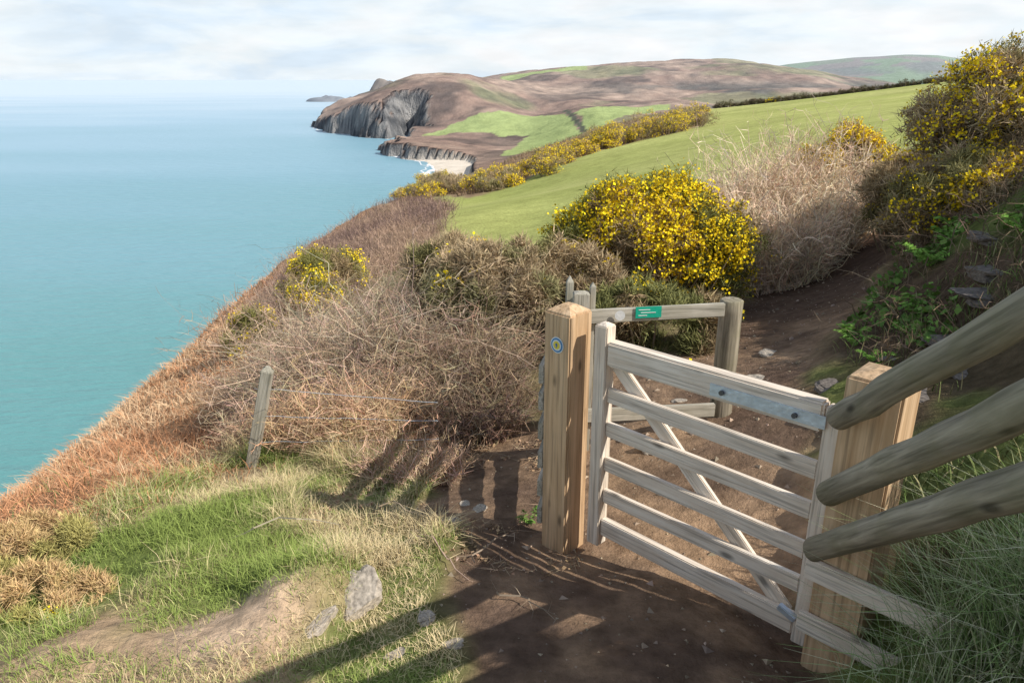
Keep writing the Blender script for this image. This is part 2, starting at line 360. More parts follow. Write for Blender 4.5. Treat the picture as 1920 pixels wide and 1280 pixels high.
# ---------------------------------------------------------------- sea
def sea_mat():
    m,nt,p,o=newmat("sea_water");N=nt.nodes;L=nt.links
    g=N.new("ShaderNodeNewGeometry")
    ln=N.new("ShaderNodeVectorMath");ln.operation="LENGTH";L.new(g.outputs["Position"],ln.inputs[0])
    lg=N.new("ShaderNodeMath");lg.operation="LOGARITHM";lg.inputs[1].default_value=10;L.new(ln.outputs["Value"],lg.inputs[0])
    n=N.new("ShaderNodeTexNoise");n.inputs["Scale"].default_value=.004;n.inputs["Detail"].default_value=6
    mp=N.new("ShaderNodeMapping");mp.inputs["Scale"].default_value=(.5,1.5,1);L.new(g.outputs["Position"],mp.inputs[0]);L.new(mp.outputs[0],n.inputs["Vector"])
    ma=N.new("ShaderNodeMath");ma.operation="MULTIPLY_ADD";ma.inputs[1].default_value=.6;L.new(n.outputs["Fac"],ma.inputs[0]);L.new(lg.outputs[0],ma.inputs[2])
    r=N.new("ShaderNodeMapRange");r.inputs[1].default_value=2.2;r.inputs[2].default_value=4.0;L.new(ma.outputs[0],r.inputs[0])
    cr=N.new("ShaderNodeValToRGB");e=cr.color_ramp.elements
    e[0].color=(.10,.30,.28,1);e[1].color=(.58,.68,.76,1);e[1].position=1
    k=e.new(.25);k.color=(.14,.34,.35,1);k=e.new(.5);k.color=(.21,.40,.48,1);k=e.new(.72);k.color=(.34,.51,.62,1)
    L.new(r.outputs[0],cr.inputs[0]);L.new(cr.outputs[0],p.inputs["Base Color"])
    p.inputs["Roughness"].default_value=.35;p.inputs["IOR"].default_value=1.33
    w=N.new("ShaderNodeTexNoise");w.inputs["Scale"].default_value=.16;w.inputs["Detail"].default_value=6;w.inputs["Roughness"].default_value=.62
    mp2=N.new("ShaderNodeMapping");mp2.inputs["Scale"].default_value=(.4,1.3,1);mp2.inputs["Rotation"].default_value=(0,0,.3);L.new(g.outputs["Position"],mp2.inputs[0]);L.new(mp2.outputs[0],w.inputs["Vector"])
    bp=N.new("ShaderNodeBump");bp.inputs["Strength"].default_value=.8;bp.inputs["Distance"].default_value=2.4;L.new(w.outputs["Fac"],bp.inputs["Height"]);L.new(bp.outputs[0],p.inputs["Normal"])
    return m
S=90000.
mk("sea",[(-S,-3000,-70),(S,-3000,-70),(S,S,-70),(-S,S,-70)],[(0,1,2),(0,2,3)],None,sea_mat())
sf=B()
cp=COAST[4:20];pts=[]
for a0,b0 in zip(cp[:-1],cp[1:]):
    k=max(2,int(np.hypot(*(b0-a0))/3));
    for i in range(k): pts.append(a0+(b0-a0)*i/k)
pts=np.array(pts);tg=np.gradient(pts,axis=0);tg/=np.linalg.norm(tg,axis=1)[:,None]+1e-9
out=np.stack([-tg[:,1],tg[:,0]],1)
isb=(pts[:,1]<715)
for k,(off,wd) in enumerate(((0.,2.6),(6,.8))):
    nz_=vn(np.arange(len(pts))*.25,np.zeros(len(pts))+k,5)
    o_=off+(nz_-.5)*5;w_=wd*(.1+1.3*vn(np.arange(len(pts))*.6,np.zeros(len(pts))+k,9))*np.where(isb,1,.8 if k==0 else 0.01)
    p0=pts+out*(o_-w_)[:,None];p1=pts+out*(o_+w_)[:,None]
    V=np.stack([np.c_[p0,np.full(len(p0),-69.93+.01*k)],np.c_[p1,np.full(len(p0),-69.93+.01*k)]],1)
    t=[]
    for i in range(len(pts)-1): a=2*i;t+=[(a,a+1,a+3),(a,a+3,a+2)]
    sf.add(V,np.array(t),np.full((len(pts)*2,3),.8))
sf.make("surf_foam",M_fol)
def islet(name,cx,cy,rx,ry,h,seed,col=(.24,.26,.29)):
    u=np.linspace(-1,1,60);U,Vv=np.meshgrid(u*1.1,u*1.1)
    rr=np.sqrt(U**2+Vv**2);zz=-71+h*np.clip(1-rr**2,0,1)**.6*(.5+1.0*fbm(U*2+seed,Vv*2,4,seed))
    V=np.stack([cx+U*rx,cy+Vv*ry,zz],-1).reshape(-1,3);i=np.arange(3600).reshape(60,60)
    a,b1,c1,d1=i[:-1,:-1].ravel(),i[:-1,1:].ravel(),i[1:,1:].ravel(),i[1:,:-1].ravel()
    T=np.concatenate([np.stack([a,b1,c1],1),np.stack([a,c1,d1],1)])
    mk(name,V,T,np.tile(np.array(col),(3600,1)),M_twig,smooth=True)
islet("rocky_islet",-640,2700,75,60,18,3)
islet("rocky_islet",-555,2750,40,40,14,8)
islet("distant_knoll",-250,1760,95,110,70,4,(.27,.24,.22))
# ---------------------------------------------------------------- vegetation builders
def gorse(b,cx,cy,rx,ry,z0,z1,n,yel=.3,green=(.075,.085,.03),brown=.35,sz=1.,lumps=16,seed=0,leggy=.3,ylow=.35,br_col=(.30,.21,.13),fs=1.):
    hz_=(z1-z0)
    c=np.empty((lumps,3));rad=np.empty(lumps)
    for i in range(lumps):
        a=rng.uniform(0,2*math.pi);q=math.sqrt(rng.uniform(0,1))*.8
        top=1-.45*q*q
        rad[i]=rng.uniform(.13,.34)*min((rx+ry)/2,hz_)
        zt=z0+hz_*top-rad[i]*1.1
        c[i]=(cx+rx*q*math.cos(a),cy+ry*q*math.sin(a),rng.uniform(min(z0+hz_*leggy,zt-.01),zt) if rng.random()<.6 else zt)
    k=rng.choice(lumps,n,p=rad**2/np.sum(rad**2));d=rv(n);d[:,2]=np.where(rng.random(n)<.7,np.abs(d[:,2]),d[:,2])
    f=rng.uniform(.45,1.25,n)**.7
    P=c[k]+d*rad[k][:,None]*f[:,None]*(0.6+.8*vn(d[:,0]*3+k*7,d[:,1]*3+d[:,2]*4,seed))[:,None]
    ns=max(10,n//70);kk=rng.integers(0,n,ns);tipp=P[kk]
    base=np.stack([cx+(tipp[:,0]-cx)*.3+rng.normal(0,.06,ns),cy+(tipp[:,1]-cy)*.3+rng.normal(0,.06,ns),np.full(ns,z0-.1)],1)
    mid=(base+tipp)/2+rv(ns)*.12*hz_
    tt=np.linspace(0,1,5)[None,:,None]
    PP_=(1-tt)**2*base[:,None]+2*tt*(1-tt)*mid[:,None]+tt**2*tipp[:,None]
    tubes(b,PP_,np.linspace(.016,.003,5)[None]*sz*rng.uniform(.6,1.3,(ns,1))*min(1.6,hz_),vary((.26,.20,.14),ns,.3))
    br=vn(P[:,0]*2.2/max(rx,.5),P[:,1]*2.2+P[:,2]*2.5,seed+3)
    bm=(br<brown).astype(float)*rng.uniform(.5,1,n)
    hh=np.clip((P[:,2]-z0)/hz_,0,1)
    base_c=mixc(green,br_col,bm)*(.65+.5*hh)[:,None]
    m=5
    Q=np.repeat(P,m,0)+rng.normal(0,.022*sz,(n*m,3))
    D=nrm(np.repeat(d,m,0)*.7+rv(n*m)+np.array((0,0,.35)))
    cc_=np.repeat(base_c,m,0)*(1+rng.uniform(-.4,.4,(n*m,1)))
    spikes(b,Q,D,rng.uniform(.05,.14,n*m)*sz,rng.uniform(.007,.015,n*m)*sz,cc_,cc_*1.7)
    ym=vn(P[:,0]*3.1/sz**.5+seed,P[:,1]*3.1+P[:,2]*3.6,seed+9)*.72+.28*rng.random(n)
    sel=(f>.7)&(ym<yel)&(hh>ylow*rng.uniform(.5,1.2,n))
    Yp=P[sel];ny_=len(Yp)
    if ny_:
        m=6
        Q=np.repeat(Yp,m,0)+rng.normal(0,.03*sz,(ny_*m,3));Q+=np.repeat(d[sel],m,0)*.06*sz
        flakes(b,Q,rng.uniform(.012,.030,ny_*m)*sz*fs,vary((.90,.65,.025),ny_*m,.25,.06),np.repeat(d[sel],m,0))
def thicket(b,P0,hgt,n_seg,rad,col,lean=.6,arch=.5,tubed=True,amp=.15):
    n=len(P0);a=rng.uniform(0,2*math.pi,n);dr=np.stack([np.cos(a),np.sin(a),np.zeros(n)],1)
    h=hgt*rng.uniform(.5,1.15,n);ln=h*lean*rng.uniform(.2,1.4,n)
    t=np.linspace(0,1,n_seg)
    P=P0[:,None]+dr[:,None]*(ln[:,None]*t**1.4)[...,None]
    P[...,2]+=h[:,None]*(t-arch*t**2.6)[None]
    P+=np.cumsum(np.clip(rng.normal(0,1,(n,n_seg,3)),-1.2,1.2),1)*(h[:,None,None]*amp/n_seg)*(t>0)[None,:,None]
    if tubed: tubes(b,P,rad*np.linspace(1,.35,n_seg)[None]*rng.uniform(.6,1.3,(n,1)),col)
    else: ribbons(b,P,2*rad*np.linspace(1,.3,n_seg)[None]*rng.uniform(.6,1.3,(n,1)),nrm(np.cross(rv(n),dr)),col)
    return P
def twigs(b,P,per,ln,rad,col):
    n,k,_=P.shape
    idx=rng.integers(0,n,n*per);s=rng.integers(1,k,n*per)
    p=P[idx,s];d=nrm(rv(n*per)+np.array((0,0,.5)))
    L_=ln*rng.uniform(.4,1.2,n*per)
    Q=np.stack([p,p+d*L_[:,None]*.5+rng.normal(0,.1,(n*per,3))*L_[:,None],p+d*L_[:,None]],1)
    ribbons(b,Q,2*rad*np.array([1,.8,.3])[None]*np.ones((n*per,1)),rv(n*per),col[idx]*(1+rng.uniform(-.2,.3,(n*per,1))))
    return Q
def grass(b,P0,h,w,col,tip,lean=.5,segs=4,wind=(0,0)):
    n=len(P0);a=rng.uniform(0,2*math.pi,n);dr=np.stack([np.cos(a)+wind[0],np.sin(a)+wind[1],np.zeros(n)],1)
    t=np.linspace(0,1,segs);ln=h*lean*rng.uniform(.1,1.5,n)
    P=P0[:,None]+dr[:,None]*(ln[:,None]*t**1.8)[...,None]
    P[...,2]+=(h[:,None]*(t-.28*np.minimum(ln/h,1.5)[:,None]*t**2.5))
    sd=nrm(np.cross(dr,np.array((0,0,1.)))+rv(n)*.4)
    ribbons(b,P,w[:,None]*np.interp(t,[0,.33,.66,1],[1,.85,.55,.1])[None],sd,col,tip)
def polar(n,t0,t1,r0,r1):
    t=rng.uniform(t0,t1,n);R_=np.exp(rng.uniform(np.log(r0),np.log(r1),n));yy=R_/np.sqrt(1+t*t)-1;return t*(yy+1),yy,R_
# --- short turf on the near mound
b=B()
n=140000
gx=rng.uniform(-3.6,.1,n);gy=rng.uniform(1.6,5.3,n)
k=(pathm(gx,gy)<rng.uniform(.1,.6,n))&(np.hypot(gx+1.15,gy-2.5)>.22+rng.uniform(-.1,.2,n))
k&=(fbm(gx*2.1,gy*2.1,3,91)>rng.uniform(.32,.54,n))
k&=gx>np.interp(gy,XOY,XOX)+rng.normal(-.05,.15,n)
gx,gy=gx[k],gy[k];n=len(gx)
P0=np.stack([gx,gy,H(gx,gy)-.01],1)
dryf=sst(.46,.64,fbm(gx*1.6+4,gy*1.6,4,92)+rng.normal(0,.08,n)+.10*sst(-1.9,-3,gx))
cg=mixc((.24,.30,.08),(.60,.48,.28),dryf)*(1+rng.uniform(-.35,.3,(n,1)))
tall=sst(.52,.68,fbm(gx*1.9+9,gy*1.9,3,94))
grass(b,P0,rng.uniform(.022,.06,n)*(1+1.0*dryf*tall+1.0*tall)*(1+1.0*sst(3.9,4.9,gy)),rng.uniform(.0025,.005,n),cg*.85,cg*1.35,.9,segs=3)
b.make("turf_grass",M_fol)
# --- bracken / dry grass on seaward slope
b=B()
gx,gy,R_=polar(170000,-1.9,-.12,3.8,70)
xo_=np.interp(gy,XOY,XOX)
k=(gx<xo_+.1+rng.normal(0,.2,len(gx))*(1+gy*.03))&(gx>np.interp(gy,CR[:,1],CR[:,0])-1.5-gy*.04)&(fieldm(gx,gy)<.3)
gx,gy,R_=gx[k],gy[k],R_[k];n=len(gx)
P0=np.stack([gx,gy,H(gx,gy)-.02],1)
o=sst(.46,.70,fbm(gx*.7,gy*.7,3,95)+rng.normal(0,.12,n))
cg=mixc((.56,.28,.145),(.66,.46,.28),o)*(1+rng.uniform(-.45,.3,(n,1)))
gr=rng.random(n)<.04*sst(9,4,gy);cg[gr]=(.2,.24,.08)
s_=np.clip(R_/7,.7,5)
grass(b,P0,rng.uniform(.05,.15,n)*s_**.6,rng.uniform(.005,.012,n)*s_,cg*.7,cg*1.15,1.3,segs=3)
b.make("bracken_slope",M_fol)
# --- bramble thicket
b=B()
def blob(n,cx,cy,rx,ry):
    a=rng.uniform(0,2*math.pi,n);q=np.sqrt(rng.random(n));return cx+rx*q*np.cos(a),cy+ry*q*np.sin(a),q
for (cx,cy,rx,ry,h,n,col) in ((-1.25,6.5,1.0,.9,1.36,2500,(.50,.38,.27)),(-2.0,7.4,1.0,1.2,1.15,1900,(.46,.34,.24)),(-.65,6.3,.7,.7,1.35,1400,(.34,.25,.17)),(-1.3,5.5,.8,.5,.75,1300,(.56,.38,.24)),(-2.4,10,1.4,1.8,.95,1500,(.36,.26,.19)),(-1.2,9.6,1.4,1.8,1.3,1200,(.34,.25,.18)),(-.75,4.8,.4,.4,.3,500,(.55,.38,.26)),(-2.9,8.3,.8,1.2,.55,900,(.44,.28,.17)),(-2.0,5.9,.5,.5,.5,500,(.52,.36,.24)),(-.35,5.7,.45,.4,.8,600,(.24,.17,.12))):
    X_,Y_,q=blob(n,cx,cy,rx,ry);P0=np.stack([X_,Y_,H(X_,Y_)],1)
    c=vary(col,n,.45,.12)
    P=thicket(b,P0,h*(1.15-.55*q**2)*(.6+.8*fbm(X_*1.5,Y_*1.5,2,7)),7,.0045,c,lean=.6,arch=.45,amp=.42)
    twigs(b,P,7,.17,.0023,c)
b.make("bramble_thicket",M_twig)
# --- heather scrub
b=B()
gx,gy,R_=polar(60000,-.5,.02,12,125)
k=(gx<np.interp(gy,XF[:,1],XF[:,0])+rng.normal(0,.3,len(gx)))&(gx>np.interp(gy,CR[:,1],CR[:,0])-.5)
xo_=np.interp(gy,[0,14,20,40,80],[-3,-5.0,-7.3,-12.,-15]);k&=gx>xo_+rng.normal(0,.4,len(gx))
gx,gy,R_=gx[k],gy[k],R_[k];n=len(gx)
P0=np.stack([gx,gy,H(gx,gy)-.05],1);c=mixc((.20,.135,.12),(.42,.29,.21),sst(.38,.62,fbm(gx*.35,gy*.25,3,99)))*(1+rng.uniform(-.4,.35,(n,1)))
P=thicket(b,P0,(.4+.8*fbm(gx*.45,gy*.3,3,98))*1.2,4,.004*np.clip(R_/12,1,7)[:,None],c,lean=.5,arch=.2,tubed=False,amp=.3)
twigs(b,P,2,.28,.006,c)
b.make("heather_scrub",M_twig)
b=B()
gx,gy,R_=polar(30000,-.13,.262,88,235)
br_=np.interp(gx/(gy+1),BR[:,0],BR[:,1]);re_=np.interp(gx/(gy+1),RE[:,0],RE[:,1]);k=(R_>br_)&(R_<re_+6)
gx,gy,R_=gx[k],gy[k],R_[k];n=len(gx)
P0=np.stack([gx,gy,H(gx,gy)],1);c=mixc((.28,.19,.12),(.21,.21,.08),sst(.45,.6,fbm(gx*.08,gy*.08,3,97)))*(1+rng.uniform(-.35,.35,(n,1)))
P=thicket(b,P0,.9+0*gx,3,.05,c,lean=.5,arch=.2,tubed=False,amp=.3)
b.make("hillside_scrub",M_twig)
# --- gorse bushes (each a separate plant)
def G(name,*a,**k):
    b=B();gorse(b,*a,**k);return b.make(name,M_fol)
OL=(.20,.18,.08)
BRN=(.38,.28,.18)
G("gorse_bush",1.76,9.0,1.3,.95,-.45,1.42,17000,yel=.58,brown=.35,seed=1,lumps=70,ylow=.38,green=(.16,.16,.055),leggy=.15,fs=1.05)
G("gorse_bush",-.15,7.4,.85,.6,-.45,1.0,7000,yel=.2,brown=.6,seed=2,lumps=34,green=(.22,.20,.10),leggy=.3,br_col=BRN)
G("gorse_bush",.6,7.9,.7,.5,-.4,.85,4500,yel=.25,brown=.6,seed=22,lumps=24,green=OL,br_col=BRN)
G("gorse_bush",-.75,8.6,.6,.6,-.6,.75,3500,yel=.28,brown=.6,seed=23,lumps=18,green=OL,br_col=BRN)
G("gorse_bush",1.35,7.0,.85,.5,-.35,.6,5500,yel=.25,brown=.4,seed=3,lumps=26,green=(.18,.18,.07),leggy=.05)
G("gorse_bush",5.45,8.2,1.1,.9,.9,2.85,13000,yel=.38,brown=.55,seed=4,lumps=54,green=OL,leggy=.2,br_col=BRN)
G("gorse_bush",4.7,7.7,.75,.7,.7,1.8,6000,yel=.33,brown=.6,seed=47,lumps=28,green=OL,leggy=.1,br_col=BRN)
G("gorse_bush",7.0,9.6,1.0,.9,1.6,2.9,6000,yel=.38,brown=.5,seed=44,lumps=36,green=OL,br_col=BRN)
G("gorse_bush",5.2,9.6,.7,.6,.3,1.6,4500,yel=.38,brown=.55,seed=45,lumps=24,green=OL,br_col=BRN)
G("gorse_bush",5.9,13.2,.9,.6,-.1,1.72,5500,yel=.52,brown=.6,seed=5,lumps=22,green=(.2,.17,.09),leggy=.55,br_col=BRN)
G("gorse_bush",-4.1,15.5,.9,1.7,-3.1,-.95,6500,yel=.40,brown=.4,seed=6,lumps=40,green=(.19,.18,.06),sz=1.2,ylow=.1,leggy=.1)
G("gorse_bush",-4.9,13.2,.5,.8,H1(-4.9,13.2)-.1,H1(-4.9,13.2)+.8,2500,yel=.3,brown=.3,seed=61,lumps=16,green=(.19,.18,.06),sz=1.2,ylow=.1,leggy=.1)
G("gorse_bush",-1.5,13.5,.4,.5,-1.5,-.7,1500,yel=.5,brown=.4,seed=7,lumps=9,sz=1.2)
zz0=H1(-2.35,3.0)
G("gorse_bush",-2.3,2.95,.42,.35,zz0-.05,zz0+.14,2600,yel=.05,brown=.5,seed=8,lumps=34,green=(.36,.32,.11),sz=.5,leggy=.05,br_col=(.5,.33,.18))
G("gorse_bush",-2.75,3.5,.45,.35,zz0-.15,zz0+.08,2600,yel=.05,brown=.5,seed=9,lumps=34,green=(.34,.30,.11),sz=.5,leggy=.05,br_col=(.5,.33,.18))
G("gorse_bush",3.2,1.1,.7,.7,1.7,3.0,3000,yel=.2,brown=.4,seed=48,lumps=20,green=OL,leggy=.1)  # unseen bush out of frame, added to cast shade on the foreground
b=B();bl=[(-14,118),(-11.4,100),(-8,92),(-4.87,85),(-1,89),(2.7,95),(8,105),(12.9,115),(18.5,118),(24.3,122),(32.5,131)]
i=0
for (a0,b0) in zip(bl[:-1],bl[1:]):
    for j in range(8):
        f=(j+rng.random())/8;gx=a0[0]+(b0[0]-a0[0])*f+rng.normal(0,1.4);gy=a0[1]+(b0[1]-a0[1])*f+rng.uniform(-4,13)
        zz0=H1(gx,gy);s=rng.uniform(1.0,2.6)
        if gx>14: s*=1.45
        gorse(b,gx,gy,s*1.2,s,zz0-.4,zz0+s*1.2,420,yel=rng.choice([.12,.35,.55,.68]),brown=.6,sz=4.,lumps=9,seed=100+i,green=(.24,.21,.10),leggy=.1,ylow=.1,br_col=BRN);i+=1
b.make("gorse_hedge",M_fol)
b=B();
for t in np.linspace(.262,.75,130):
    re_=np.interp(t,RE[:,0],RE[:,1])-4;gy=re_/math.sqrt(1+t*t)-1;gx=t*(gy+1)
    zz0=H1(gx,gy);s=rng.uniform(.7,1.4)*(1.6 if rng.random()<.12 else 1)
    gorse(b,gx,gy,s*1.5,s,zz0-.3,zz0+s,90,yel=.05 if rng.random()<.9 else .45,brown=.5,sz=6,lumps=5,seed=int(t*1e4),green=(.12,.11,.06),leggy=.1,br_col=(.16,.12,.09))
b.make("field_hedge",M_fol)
# --- bare thorn bush by the path
b=B()
for (cx,cy,rx,ry,h,n) in ((4.3,12.3,1.2,.9,1.75,1900),(5.5,13.0,1.0,.9,1.8,1600),(3.4,11.4,.8,.7,1.35,1200),(6.4,13.6,.8,.8,1.2,800),(3.6,9.9,.8,.6,.95,1300),(4.6,10.9,.6,.5,1.0,900)):
    X_,Y_,q=blob(n,cx,cy,rx*.8,ry*.8);P0=np.stack([X_,Y_,H(X_,Y_)],1);c=vary((.74,.58,.42),n,.45,.08)
    P=thicket(b,P0,h*(1.1-.35*q**2),7,.008,c,lean=.45,arch=.15,amp=.55);Q=twigs(b,P,8,.26,.0045,c);
b.make("bare_thorn_bush",M_twig)
# --- bank vegetation
b=B();n=42000
gx=rng.uniform(1.4,9,n);gy=rng.uniform(1.5,14,n);bx_=np.interp(gy,[0,2,3,4.5,5.8,7,10,13],[1.3,1.35,1.6,2.15,2.5,3.5,5.3,7.2])
k=(gx>bx_+.15)&(fbm(gx*1.1,gy*1.1,3,50)>.49+rng.normal(0,.05,n))&(gx<bx_+5)
gx,gy=gx[k],gy[k];n=len(gx);P0=np.stack([gx,gy,H(gx,gy)-.01],1);c=mixc((.13,.19,.055),(.36,.31,.17),rng.random(n)**2)*(1+rng.uniform(-.3,.3,(n,1)))
grass(b,P0,rng.uniform(.06,.2,n),rng.uniform(.006,.012,n),c*.7,c*1.2,.8)
b.make("bank_grass",M_fol)
b=B();n=1000;gy=rng.uniform(4.6,13,n);gx=np.interp(gy,[4.5,5.8,7,10,13],[2.3,2.8,3.6,5.4,7.2])+rng.uniform(.1,2.5,n);P0=np.stack([gx,gy,H(gx,gy)],1);c=vary((.20,.145,.10),n,.4)
P=thicket(b,P0,.5+0*gx,5,.004,c,lean=.8,arch=.6,amp=.5);twigs(b,P,5,.15,.003,c);b.make("bank_briars",M_twig)
b=B();n=6500;gy=rng.uniform(4.4,11,n);gx=np.interp(gy,[4.5,5.8,7,10,13],[2.2,2.6,3.4,5.2,7.2])+rng.uniform(.1,2.4,n);k=fbm(gx*1.6,gy*1.6,3,141)>.50
gx,gy=gx[k],gy[k];n=len(gx);P=np.stack([gx,gy,H(gx,gy)+rng.uniform(.02,.14,n)],1);flakes(b,P,rng.uniform(.02,.06,n),vary((.14,.24,.06),n,.4),np.tile(np.array((0,0,1.)),(n,1)));b.make("bank_leaves",M_fol)
b=B();n=9000;gx=rng.uniform(-1.3,.35,n);gy=rng.uniform(3.1,5.8,n);k=fbm(gx*3,gy*3,3,151)>.45;gx,gy=gx[k],gy[k];n=len(gx)
P=np.stack([gx,gy,H(gx,gy)+rng.uniform(.002,.02,n)],1);flakes(b,P[:n//2],rng.uniform(.006,.02,n//2),vary((.38,.25,.15),n//2,.5),np.tile(np.array((0,0,1.5)),(n//2,1)))
d=rv(n-n//2);d[:,2]*=.2;spikes(b,P[n//2:],nrm(d),rng.uniform(.04,.14,n-n//2),rng.uniform(.002,.005,n-n//2),vary((.5,.37,.24),n-n//2,.4));b.make("leaf_litter",M_twig)
def fern(cx,cy,nf,L,col):
    b=B();z0=H1(cx,cy)
    for i in range(nf):
        a=rng.uniform(0,6.28);d=np.array((math.cos(a),math.sin(a),0));l=L*rng.uniform(.6,1.1)
        t=np.linspace(0,1,14);sp=np.array((cx,cy,z0))+d*(l*t**1.1)[:,None]*.7;sp[:,2]+=l*(1.1*t-.75*t**2.2)
        sd=np.cross(d,(0,0,1.))
        for sgn in (-1,1):
            w_=l*.2*np.sin(np.pi*np.clip(t[1:13]*.95+.08,0,1))
            D=nrm(np.tile(sd*sgn,(12,1))+d*.45+np.array((0,0,-.25)))
            spikes(b,sp[1:13],D,w_,np.full(12,l*.07),vary(col,12,.25))
    return b.make("fern",M_fol)
for (fx,fy,nf,L) in ((3.75,6.5,14,.42),(3.25,5.7,12,.34),(3.0,5.2,11,.28),(4.4,7.3,12,.38),(.1,3.75,9,.16),(2.75,5.6,11,.3),(4.9,7.6,12,.38),(3.9,5.6,12,.34),(4.1,6.9,11,.34),(2.55,4.9,9,.22)):
    fern(fx,fy,nf,L,(.19,.34,.07))
b=B();n=2000
gx=rng.normal(1.62,.17,n);gy=rng.normal(1.92,.15,n);P0=np.stack([gx,gy,H(gx,gy)-.02],1)
c=mixc((.20,.30,.10),(.70,.66,.48),rng.random(n)**2.2)*(1+rng.uniform(-.3,.3,(n,1)))
grass(b,P0,rng.uniform(.18,.46,n),rng.uniform(.003,.006,n),c*.7,c*1.3,.9,wind=(-.2,0))
n=3000;gx=rng.uniform(1.25,2.4,n);gy=rng.uniform(1.3,2.6,n);k=gx>1.25+.35*rng.random(n);gx,gy=gx[k],gy[k];n=len(gx);P0=np.stack([gx,gy,H(gx,gy)-.02],1)
c=mixc((.15,.23,.07),(.5,.43,.28),rng.random(n)**2)
grass(b,P0,rng.uniform(.06,.2,n),rng.uniform(.004,.007,n),c*.7,c*1.2,.8)
b.make("grass_tussock",M_fol)
# ---------------------------------------------------------------- rocks
def rock(name,cx,cy,sx,sy,sz,rz,tilt=0,dz=0,seed=0,mat=None):
    bm=bmesh.new();bmesh.ops.create_icosphere(bm,subdivisions=4,radius=1)
    co=np.array([v.co[:] for v in bm.verts])
    f=1+.5*(fbm(co[:,0]*1.3+seed,co[:,1]*1.3+co[:,2]*1.7,4,seed)-.5)*2+.2*(fbm(co[:,0]*4+seed,co[:,1]*4+co[:,2]*4,3,seed+5)-.5)
    q=co*f[:,None];q[:,2]=np.clip(q[:,2],-.6,.5+.12*q[:,0]+.1*(fbm(q[:,0]*3,q[:,1]*3,3,seed)-.5))
    an=seed*1.7;lim=.6+.1*math.sin(seed);pr=q[:,0]*math.cos(an)+q[:,1]*math.sin(an);ex=np.maximum(pr-lim,0);q[:,0]-=ex*math.cos(an);q[:,1]-=ex*math.sin(an)
    for v,c in zip(bm.verts,q): v.co=c
    me=bpy.data.meshes.new(name);bm.to_mesh(me);bm.free();me.materials.append(mat or M_rock)
    ob=bpy.data.objects.new(name,me);scene.collection.objects.link(ob)
    z0=H1(cx,cy);ob.location=(cx,cy,z0+dz);ob.scale=(sx,sy,sz);ob.rotation_euler=(tilt,tilt*.6,rz)
M_stone=flat_mat("lichened_stone",(.40,.34,.27),.9,0,.5,6)
rock("embedded_stone",-.70,2.76,.10,.20,.06,.2,.05,.0,3,M_stone)
rock("embedded_stone",-.80,2.52,.05,.12,.035,-.5,.05,-.005,4,M_stone)
rock("embedded_stone",-.38,2.62,.05,.05,.03,.9,0,.0,5,M_stone)
rock("embedded_stone",-.25,2.45,.06,.04,.03,.4,0,-.01,6,M_stone)
rock("embedded_stone",-.47,2.42,.05,.04,.03,.2,0,-.01,16,M_stone)
for (px,py,s,sd) in ((-.35,3.75,.06,7),(-.2,3.95,.06,8),(-.3,4.05,.05,18),(-.42,3.55,.05,28),(1.0,4.6,.12,9),(1.15,4.9,.08,10),(.85,4.9,.08,11),(1.6,4.3,.10,12),(2.0,5.6,.12,13),(1.7,5.9,.1,14),(2.35,6.3,.1,15),(1.35,5.4,.07,17),(2.05,3.6,.14,19),(2.5,4.2,.18,20),(3.1,4.9,.22,21),(3.6,5.4,.22,22),(2.2,4.7,.15,23),(3.3,4.6,.2,24),(3.9,6.0,.2,25),(2.75,5.0,.14,26),(2.4,3.5,.15,27),(3.4,5.1,.2,29),(2.9,4.4,.16,30)):
    rock("slate_slab",px,py,s,s*.75,s*.33,sd*1.3,.12,s*-.05,sd,M_stone if sd<19 else M_rock)
b=B();n=3600;gx=rng.uniform(-.6,4.5,n);gy=rng.uniform(1.8,10,n);k=pathm(gx,gy)>.5;gx,gy=gx[k],gy[k];n=len(gx)
base=np.array([(1,0,0),(-.5,.87,0),(-.5,-.87,0),(.2,.1,.7)]);
sz=rng.uniform(.003,.013,n)*(1+(rng.random(n)<.1)*1.8);ang=rng.uniform(0,6.28,n)
V=base[None]*sz[:,None,None]*rng.uniform(.6,1.3,(n,4,1));V=np.stack([V[...,0]*np.cos(ang)[:,None]-V[...,1]*np.sin(ang)[:,None],V[...,0]*np.sin(ang)[:,None]+V[...,1]*np.cos(ang)[:,None],V[...,2]],-1)+np.stack([gx,gy,H(gx,gy)],1)[:,None]
T=np.array([(0,1,3),(1,2,3),(2,0,3)])[None]+(np.arange(n)*4)[:,None,None]
b.add(V,T,np.repeat(vary((.36,.28,.21),n,.4)[:,None],4,1).reshape(-1,3));b.make("path_gravel",M_twig)
